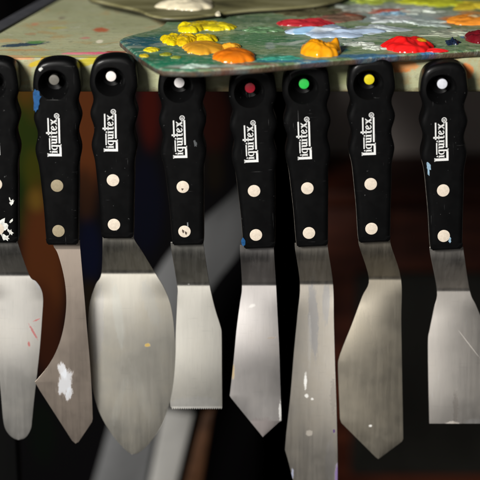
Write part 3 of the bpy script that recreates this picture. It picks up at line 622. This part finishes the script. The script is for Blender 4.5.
# ------------------------------------------------------------------ paint lumps on the palettes
def dollop(px0, px1, pyf, pyb, height, color, label, seed, Z=PZ, ridge=0.35, peaks=(), streak=None, wob=0.16, power=2.6, gloss=0.16, lump=1.0, name='paint_dollop', rot=0.0, group='paint dollops on the green palette'):
    a = on_z(px0, (pyf + pyb) / 2, Z); b = on_z(px1, (pyf + pyb) / 2, Z); f = on_z((px0 + px1) / 2, pyf, Z); r = on_z((px0 + px1) / 2, pyb, Z)
    cx, cy = (a.x + b.x) / 2, (f.y + r.y) / 2; rx, ry = (b.x - a.x) / 2, (r.y - f.y) / 2
    NR, NA = 22, 84; bm = bmesh.new(); rings = []
    def hgt(u, v, rho):
        e = max(0.0, 1 - rho ** power) ** 0.55
        n1 = noise.fractal(Vector((u * 1.6 + seed, v * 1.6, seed * 2.3)), 1.0, 2.0, 3); n2 = noise.noise(Vector((u * 1.1 + v * 0.7 + 5 * seed, v * 2.4 + 0.9 * n1, seed))); n3 = noise.noise(Vector((u * 3.0 + 3 * seed, v * 5.0 + 1.5 * n1, seed)))
        h = e * (1 + 0.24 * lump * n1 + ridge * n2 + 0.16 * ridge * (1 - abs(n3) * 3))
        for (pu, pv, ps, ph) in peaks: h += e ** 0.5 * ph * math.exp(-((u - pu) ** 2 + (v - pv) ** 2) / ps ** 2)
        return max(0.0, h) * height
    c0 = bm.verts.new((0, 0, hgt(0, 0, 0)))
    for j in range(1, NR + 1):
        rho = 1 - (1 - j / NR) ** 1.6; ring = []
        for i in range(NA):
            th = 2 * math.pi * i / NA
            wv = 1 + wob * rho ** 1.5 * (noise.noise(Vector((math.cos(th) * 1.5 + seed, math.sin(th) * 1.5, seed))) * 1.6 + noise.noise(Vector((math.cos(th) * 4 + seed, math.sin(th) * 4, seed))) * 0.8)
            u, v = rho * wv * math.cos(th), rho * wv * math.sin(th)
            x, y = u * rx, v * ry; xr = x * math.cos(rot) - y * math.sin(rot); yr = x * math.sin(rot) + y * math.cos(rot)
            ring.append(bm.verts.new((xr, yr, hgt(u, v, rho) if j < NR else -0.0002)))
        rings.append(ring)
    for i in range(NA): bm.faces.new((c0, rings[0][i], rings[0][(i + 1) % NA]))
    for p, q in zip(rings, rings[1:]):
        for i in range(NA): bm.faces.new((p[i], q[i], q[(i + 1) % NA], p[(i + 1) % NA]))
    bm.faces.new(rings[-1])
    t = NT('oil_paint'); n1 = t.noise(1.0, 4, 0.6, vec=t.mapv(scale=(90, 240, 120)), dist=0.8)
    c = t.mix(t.rng(n1, 0.35, 0.7), color, tuple(min(1, x * 1.12 + 0.01) for x in color)); c = t.mix(t.math('MULTIPLY', t.rng(n1, 0.42, 0.3), 0.5), c, tuple(x * 0.72 for x in color))
    for e in (streak or []):
        (u, v), (su, sv), rt, sc_ = e; m = t.blob((u * rx, v * ry), (su * rx, sv * ry), rt, 'xy', 0.4, 0.5, axis_noise=t.noise(420, 4, 0.6)); c = t.mix(m, c, sc_)
    t.set(color=c, rough=gloss, spec=0.5, sss=0.05); t.b.inputs['Subsurface Radius'].default_value = (0.002, 0.001, 0.0005)
    t.bump(n1, 0.25, 0.0005)
    o = from_bm(name, bm, t.m, smooth=60); o.location = (cx, cy, Z)
    return tag(o, label, 'paint', group)
YE = (0.94, 0.66, 0.004); YO = (0.92, 0.42, 0.03); OR = (0.95, 0.22, 0.006)
dollop(214, 256, 63.0, 51.0, 0.0042, OR, 'smooth bright orange paint dollop at the palette front between red and white pegs', 1.3, ridge=0.12, lump=0.5)
dollop(182, 224, 54.5, 42.0, 0.0030, YO, 'flat pale amber paint pool left of and behind the bright orange dollop', 2.1, ridge=0.10, lump=0.4)
dollop(219, 243, 50.5, 44.5, 0.0022, YO, 'small amber dab touching the right side of the pale amber pool', 3.7, ridge=0.5)
dollop(162, 181, 45.0, 36.0, 0.0032, YE, 'lumpy yellow paint at the left end of the nearer yellow row', 4.4, ridge=0.35, wob=0.2, lump=0.6)
dollop(174, 198, 46.0, 36.0, 0.0034, (0.86, 0.55, 0.006), 'middle lump of the nearer row of yellow paint', 5.2, ridge=0.35, wob=0.2, lump=0.6)
dollop(192, 218, 43.5, 36.0, 0.0030, YE, 'right hand lump of the nearer row of yellow paint', 6.9, ridge=0.35, wob=0.2, lump=0.6)
dollop(176, 205, 33.0, 24.5, 0.0030, (0.92, 0.70, 0.006), 'rounded yellow lump at the left of the farther yellow row', 7.3, ridge=0.5)
dollop(190, 222, 29.0, 22.0, 0.0024, (0.60, 0.44, 0.01), 'darker ochre yellow lump at the back of the farther row', 8.8, ridge=0.35, wob=0.2, lump=0.6)
dollop(203, 236, 31.0, 24.0, 0.0026, (0.84, 0.68, 0.015), 'long yellow ridge at the right of the farther yellow row', 9.5, ridge=0.35, wob=0.2, lump=0.6)
dollop(143, 160, 52.2, 48.5, 0.0014, (0.80, 0.66, 0.02), 'thin yellow dab near the left corner of the green palette', 10.2, ridge=0.6, rot=0.6)
dollop(140, 149, 57.5, 54.5, 0.0010, (0.62, 0.48, 0.02), 'tiny yellow dab on the front left edge of the palette', 11.1, ridge=0.4, rot=0.4)
dollop(160, 172, 56.0, 53.0, 0.0008, (0.34, 0.36, 0.03), 'olive yellow smear behind the front left edge', 12.6, ridge=0.4, rot=-0.4)
dollop(170, 182, 58.8, 56.2, 0.0008, (0.30, 0.36, 0.05), 'faint olive smear in front of the amber pool', 12.9, ridge=0.4, rot=-0.4)
dollop(300, 341, 57.5, 47.0, 0.0062, (0.95, 0.36, 0.006), 'tall glossy orange dollop with a peak, behind the green tipped peg', 14.2, ridge=0.35, peaks=((0.82, 0.2, 0.28, 0.75), (-0.45, -0.1, 0.4, 0.25)), wob=0.10, power=4)
dollop(383, 433, 52.8, 41.5, 0.0044, (0.85, 0.012, 0.012), 'glossy red paint dollop with a yellow streak between yellow and white pegs', 15.8, ridge=0.45, peaks=((0.45, 0.3, 0.35, 0.25), (-0.3, -0.1, 0.4, 0.3)), streak=[((0.56, 0.05), (0.20, 0.26), -0.5, (0.92, 0.50, 0.02))], power=3)
dollop(415, 448, 52.0, 49.5, 0.0012, (0.85, 0.015, 0.02), 'thin red paint tail trailing right of the red dollop', 16.4, ridge=0.5)
dollop(465, 492, 43.8, 35.5, 0.0052, (0.16, 0.006, 0.012), 'dark crimson paint dollop at the right edge of the photo', 17.7, ridge=0.3, power=3)
dollop(446, 457, 45.2, 41.5, 0.0016, (0.01, 0.02, 0.05), 'blue black paint crumb between the red and crimson dollops', 18.5, ridge=1.0, wob=0.6, peaks=((0.1, 0, 0.25, 1.2),))
dollop(285, 372, 38.0, 27.0, 0.0026, (0.46, 0.58, 0.76), 'large light blue paint mound, blurred, behind the tall orange dollop', 19.6, ridge=0.9, wob=0.35, streak=[((0.0, 0.0), (0.7, 0.3), 0.1, (0.66, 0.74, 0.84)), ((0.5, 0.1), (0.3, 0.25), 0.3, (0.35, 0.42, 0.48)), ((-0.6, -0.2), (0.25, 0.2), 0.3, (0.30, 0.50, 0.72))])
dollop(276, 332, 26.5, 22.0, 0.0030, (0.42, 0.02, 0.03), 'dark red ridge of paint along the back of the light blue mound', 20.1, ridge=0.6)
dollop(318, 366, 22.0, 14.0, 0.0018, (0.20, 0.12, 0.08), 'muddy brown paint heap behind the light blue mound', 21.4, ridge=0.7, streak=[((0.4, 0.1), (0.4, 0.4), 0, (0.45, 0.14, 0.08))])
dollop(445, 500, 25.0, 17.0, 0.0028, (0.90, 0.30, 0.03), 'blurred orange paint sweep at the right edge behind the crimson dollop', 22.2, ridge=0.7, streak=[((0.3, 0.0), (0.45, 0.3), 0, (0.72, 0.55, 0.30))])
SM = [  # px0, px1, front, back, colour, words
    (352, 402, 33, 25, (0.56, 0.64, 0.66), 'blurred pale grey blue smear right of the light blue mound'),
    (368, 418, 24, 15, (0.64, 0.70, 0.70), 'blurred off white smear behind the pale grey blue one'),
    (384, 442, 15, 6, (0.58, 0.64, 0.56), 'pale greenish white smear at the back of the palette'),
    (338, 380, 12, 4, (0.42, 0.46, 0.40), 'grey green smear behind the muddy brown heap'),
    (372, 408, 13.5, 9, (0.45, 0.12, 0.08), 'thin brick red arc of paint among the whitish smears'),
    (378, 404, 17, 12.5, (0.26, 0.44, 0.58), 'small blue smear under the brick red arc'),
    (408, 450, 27, 20, (0.46, 0.54, 0.50), 'grey smear left of the blurred orange sweep'),
    (426, 478, 37, 31, (0.46, 0.50, 0.38), 'sage coloured smear behind the blue black crumb'),
    (286, 340, 17, 8, (0.13, 0.12, 0.06), 'dark olive smear behind the dark red ridge'),
    (300, 350, 22, 17, (0.30, 0.11, 0.08), 'reddish brown smear between the dark red ridge and the brown heap'),
    (405, 470, 6, -3, (0.70, 0.74, 0.04), 'blurred yellow green smear at the top edge of the photo'),
    (350, 386, 4, -3, (0.50, 0.60, 0.08), 'dull lime smear left of the yellow green one'),
    (448, 500, 9, 2, (0.86, 0.66, 0.05), 'blurred warm yellow smear in the top right corner'),
    (242, 282, 33, 27, (0.14, 0.27, 0.13), 'soft green smear between the yellow ridge and the light blue mound'),
    (344, 372, 46, 42.5, (0.58, 0.63, 0.56), 'whitish stroke right of the tall orange dollop'),
    (362, 384, 50, 47.0, (0.55, 0.60, 0.52), 'short whitish stroke touching the left of the red dollop'),
    (180, 214, 68.0, 65.5, (0.45, 0.58, 0.50), 'mint coloured streak near the front edge left of the bright orange dollop'),
    (262, 300, 60.0, 57.5, (0.05, 0.30, 0.22), 'teal streak at the front edge right of the bright orange dollop')]
for i, (x0, x1, yf, yb2, cc, words) in enumerate(SM):
    dollop(x0, x1, yf, yb2, 0.0010, cc, words, 31.3 + i * 1.7, ridge=1.1, wob=0.5, lump=1.2, name='paint_smear', rot=(-0.12, 0.1, 0.2)[i % 3], group='paint smears on the green palette',
           streak=[((0.2, 0.1), (0.6, 0.25), 0.1, tuple(min(0.85, v * 1.3 + 0.03) for v in cc)), ((-0.4, -0.1), (0.4, 0.2), -0.1, tuple(v * 0.6 for v in cc))])
dollop(158, 214, 10.5, 0.0, 0.0045, (0.78, 0.70, 0.50), 'cream paint blob blurred on the rear olive palette', 23.9, Z=RZ, ridge=0.3, group='paint blobs on the rear palette')
dollop(215, 221, 16.0, 13.5, 0.0020, (0.72, 0.66, 0.48), 'tiny cream drop on the front rim of the rear palette', 24.5, Z=RZ - 0.0005, ridge=0.2, group='paint blobs on the rear palette')

# ------------------------------------------------------------------ things in the dark under the table
def canvas_mat(Y):
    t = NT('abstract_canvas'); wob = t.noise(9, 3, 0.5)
    c = t.mix(t.noise(6, 4), (0.0006, 0.0006, 0.001), (0.0015, 0.001, 0.0015))  # near-black base paints the surrounding darkness into the canvas
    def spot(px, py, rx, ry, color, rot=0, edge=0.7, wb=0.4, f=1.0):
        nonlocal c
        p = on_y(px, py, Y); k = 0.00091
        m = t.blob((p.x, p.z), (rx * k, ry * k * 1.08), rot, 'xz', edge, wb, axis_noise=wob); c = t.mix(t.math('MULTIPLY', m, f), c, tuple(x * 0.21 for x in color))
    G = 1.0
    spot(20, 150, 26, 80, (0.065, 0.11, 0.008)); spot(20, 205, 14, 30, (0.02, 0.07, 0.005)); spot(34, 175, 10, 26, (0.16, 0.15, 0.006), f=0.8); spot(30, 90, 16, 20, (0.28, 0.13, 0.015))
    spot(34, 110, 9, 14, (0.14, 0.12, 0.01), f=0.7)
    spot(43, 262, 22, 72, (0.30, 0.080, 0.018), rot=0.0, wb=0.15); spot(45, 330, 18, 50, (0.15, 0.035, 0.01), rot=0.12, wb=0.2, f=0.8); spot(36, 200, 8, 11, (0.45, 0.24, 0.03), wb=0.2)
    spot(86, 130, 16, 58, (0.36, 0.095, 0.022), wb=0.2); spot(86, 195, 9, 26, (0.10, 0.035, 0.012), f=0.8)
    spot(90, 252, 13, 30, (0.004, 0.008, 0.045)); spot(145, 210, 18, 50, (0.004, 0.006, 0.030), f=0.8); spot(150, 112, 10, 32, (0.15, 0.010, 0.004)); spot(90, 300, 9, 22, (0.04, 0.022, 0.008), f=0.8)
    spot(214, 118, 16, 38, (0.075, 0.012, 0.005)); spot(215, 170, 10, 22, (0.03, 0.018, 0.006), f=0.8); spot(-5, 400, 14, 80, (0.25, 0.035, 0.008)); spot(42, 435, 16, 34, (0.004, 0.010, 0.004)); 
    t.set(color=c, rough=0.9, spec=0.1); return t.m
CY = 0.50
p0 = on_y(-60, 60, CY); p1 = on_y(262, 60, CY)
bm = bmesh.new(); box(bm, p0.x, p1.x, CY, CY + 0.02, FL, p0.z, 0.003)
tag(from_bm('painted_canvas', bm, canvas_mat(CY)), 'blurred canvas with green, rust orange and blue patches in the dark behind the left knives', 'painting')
# grey cloth hanging diagonally
def px_slab(name, pts, Y, th, mat, label, cat, group=None, n=4, floor_to=True):
    pl = [(lambda q: (q.x, q.z))(on_y(x, y, Y)) for x, y in pts]
    pl = [(x, max(z, FL)) for x, z in pl]
    bm = bmesh.new(); slab(bm, pl, round_prof(Y, Y + th, 0.0025, 3), lambda u, v, h: (u, h, v))
    return tag(from_bm(name, bm, mat), label, cat, group)
GY = 0.36
def cloth_mat(name, a, b):
    t = NT(name); n1 = t.noise(16, 4); t.set(color=t.mix(n1, a, b), rough=0.85); t.bump(t.noise(22, 3), 0.4, 0.01); return t.m
def ribbon(name, Lp, Rp, Y, mat, label, cat, amp=0.006):
    bm = bmesh.new(); Lc = catmull(Lp, 8); Rc = catmull(Rp, 8); n = len(Lc); NX = 12; f = []; b = []
    for j in range(n):
        rowf = []; rowb = []
        for i in range(NX + 1):
            s_ = i / NX; px = Lc[j][0] * (1 - s_) + Rc[j][0] * s_; py = Lc[j][1] * (1 - s_) + Rc[j][1] * s_
            q = on_y(px, py, Y); d = amp * math.sin(s_ * 3 + j * 0.09); z = max(q.z, FL + 0.001)
            rowf.append(bm.verts.new((q.x, Y + d, z))); rowb.append(bm.verts.new((q.x, Y + d + 0.004, z)))
        f.append(rowf); b.append(rowb)
    for j in range(n - 1):
        for i in range(NX):
            bm.faces.new((f[j][i], f[j][i + 1], f[j + 1][i + 1], f[j + 1][i])); bm.faces.new((b[j][i], b[j + 1][i], b[j + 1][i + 1], b[j][i + 1]))
        bm.faces.new((f[j][0], f[j + 1][0], b[j + 1][0], b[j][0])); bm.faces.new((f[j][NX], b[j][NX], b[j + 1][NX], f[j + 1][NX]))
    for i in range(NX):
        bm.faces.new((f[0][i], b[0][i], b[0][i + 1], f[0][i + 1])); bm.faces.new((f[-1][i], f[-1][i + 1], b[-1][i + 1], b[-1][i]))
    return tag(from_bm(name, bm, mat, smooth=50), label, cat)
ribbon('cloth', [(262, 160), (232, 197), (200, 226), (165, 262), (134, 320), (116, 400), (94, 480), (70, 560), (40, 690)],
       [(256, 196), (247, 230), (237, 253), (213, 284), (184, 335), (163, 400), (147, 480), (135, 560), (110, 690)], GY,
       cloth_mat('grey_cloth', (0.12, 0.122, 0.125), (0.165, 0.167, 0.17)), 'blurred plain grey cloth hanging diagonally behind the leaf shaped and toothed knives', 'cloth')
px_slab('panel', [(163, 412), (193, 417), (178, 480), (130, 690), (110, 690), (150, 480)], GY - 0.05, 0.012, cloth_mat('pale_panel', (0.42, 0.41, 0.39), (0.56, 0.55, 0.52)), 'narrow pale grey panel leaning below the toothed knife', 'panel')
px_slab('wooden_strip', [(203, 416), (214, 412), (203, 480), (168, 690), (150, 690), (186, 480)], GY - 0.06, 0.012, plain('brown_wood', (0.11, 0.045, 0.017), 0.55, 0, 0.3, 60), 'slim brown wooden strip leaning right of the pale grey panel', 'wooden strip')
# cabinet on the right
def wood_mat():
    t = NT('mahogany'); g1 = t.noise(1.0, 6, 0.6, vec=t.mapv(scale=(5, 30, 60)), dist=0.5)
    t.set(color=t.mix(t.rng(g1, 0.3, 0.7), (0.030, 0.006, 0.003), (0.10, 0.024, 0.010)), rough=0.5, spec=0.2); t.bump(g1, 0.2, 0.001); return t.m
WM = wood_mat(); XY = 0.60
cab = empty('cabinet', (0.35, XY + 0.06, FL)); tag(cab, 'dark reddish wood cabinet with a charcoal door standing behind the right hand knives', 'cabinet')
a = on_y(312, 193, XY); b_ = on_y(355, 270, XY); c_ = on_y(355, 470, XY)
bm = bmesh.new(); box(bm, a.x, 0.78, XY, XY + 0.12, FL, a.z - 0.012, 0.003); keep(from_bm('carcass', bm, WM), cab)
bm = bmesh.new(); box(bm, a.x - 0.01, 0.79, XY - 0.012, XY + 0.12, a.z - 0.0115, a.z + 0.006, 0.003); keep(from_bm('cabinet_top', bm, WM), cab)
bm = bmesh.new(); box(bm, b_.x, 0.74, XY - 0.014, XY - 0.0005, c_.z, b_.z, 0.003); keep(from_bm('door', bm, plain('charcoal_door', (0.018, 0.0172, 0.014), 0.7, 0, 0.12, 30, 0, 0.2)), cab)
# black sheet added behind the middle to stand for the darkness there
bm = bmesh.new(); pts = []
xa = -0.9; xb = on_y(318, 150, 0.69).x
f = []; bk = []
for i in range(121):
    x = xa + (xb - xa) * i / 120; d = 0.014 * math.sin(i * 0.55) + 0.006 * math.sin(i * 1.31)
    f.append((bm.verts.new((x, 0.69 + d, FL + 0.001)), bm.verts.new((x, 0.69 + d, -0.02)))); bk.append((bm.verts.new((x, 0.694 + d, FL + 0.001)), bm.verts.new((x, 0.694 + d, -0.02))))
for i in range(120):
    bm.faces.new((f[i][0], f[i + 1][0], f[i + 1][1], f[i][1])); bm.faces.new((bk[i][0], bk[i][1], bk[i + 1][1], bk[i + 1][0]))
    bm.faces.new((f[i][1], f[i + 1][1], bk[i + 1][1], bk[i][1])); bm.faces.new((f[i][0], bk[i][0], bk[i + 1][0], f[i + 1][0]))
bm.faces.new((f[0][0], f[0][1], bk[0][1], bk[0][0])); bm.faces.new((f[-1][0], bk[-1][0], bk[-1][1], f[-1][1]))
tag(from_bm('backdrop', bm, plain('black_backdrop', (0.0010, 0.0008, 0.0009), 0.95, 0, 0.3, 60, 0, 0.05), smooth=50), 'black curtain added for the darkness under the table behind the middle knives', 'backdrop')
sc.cycles.use_denoising = True
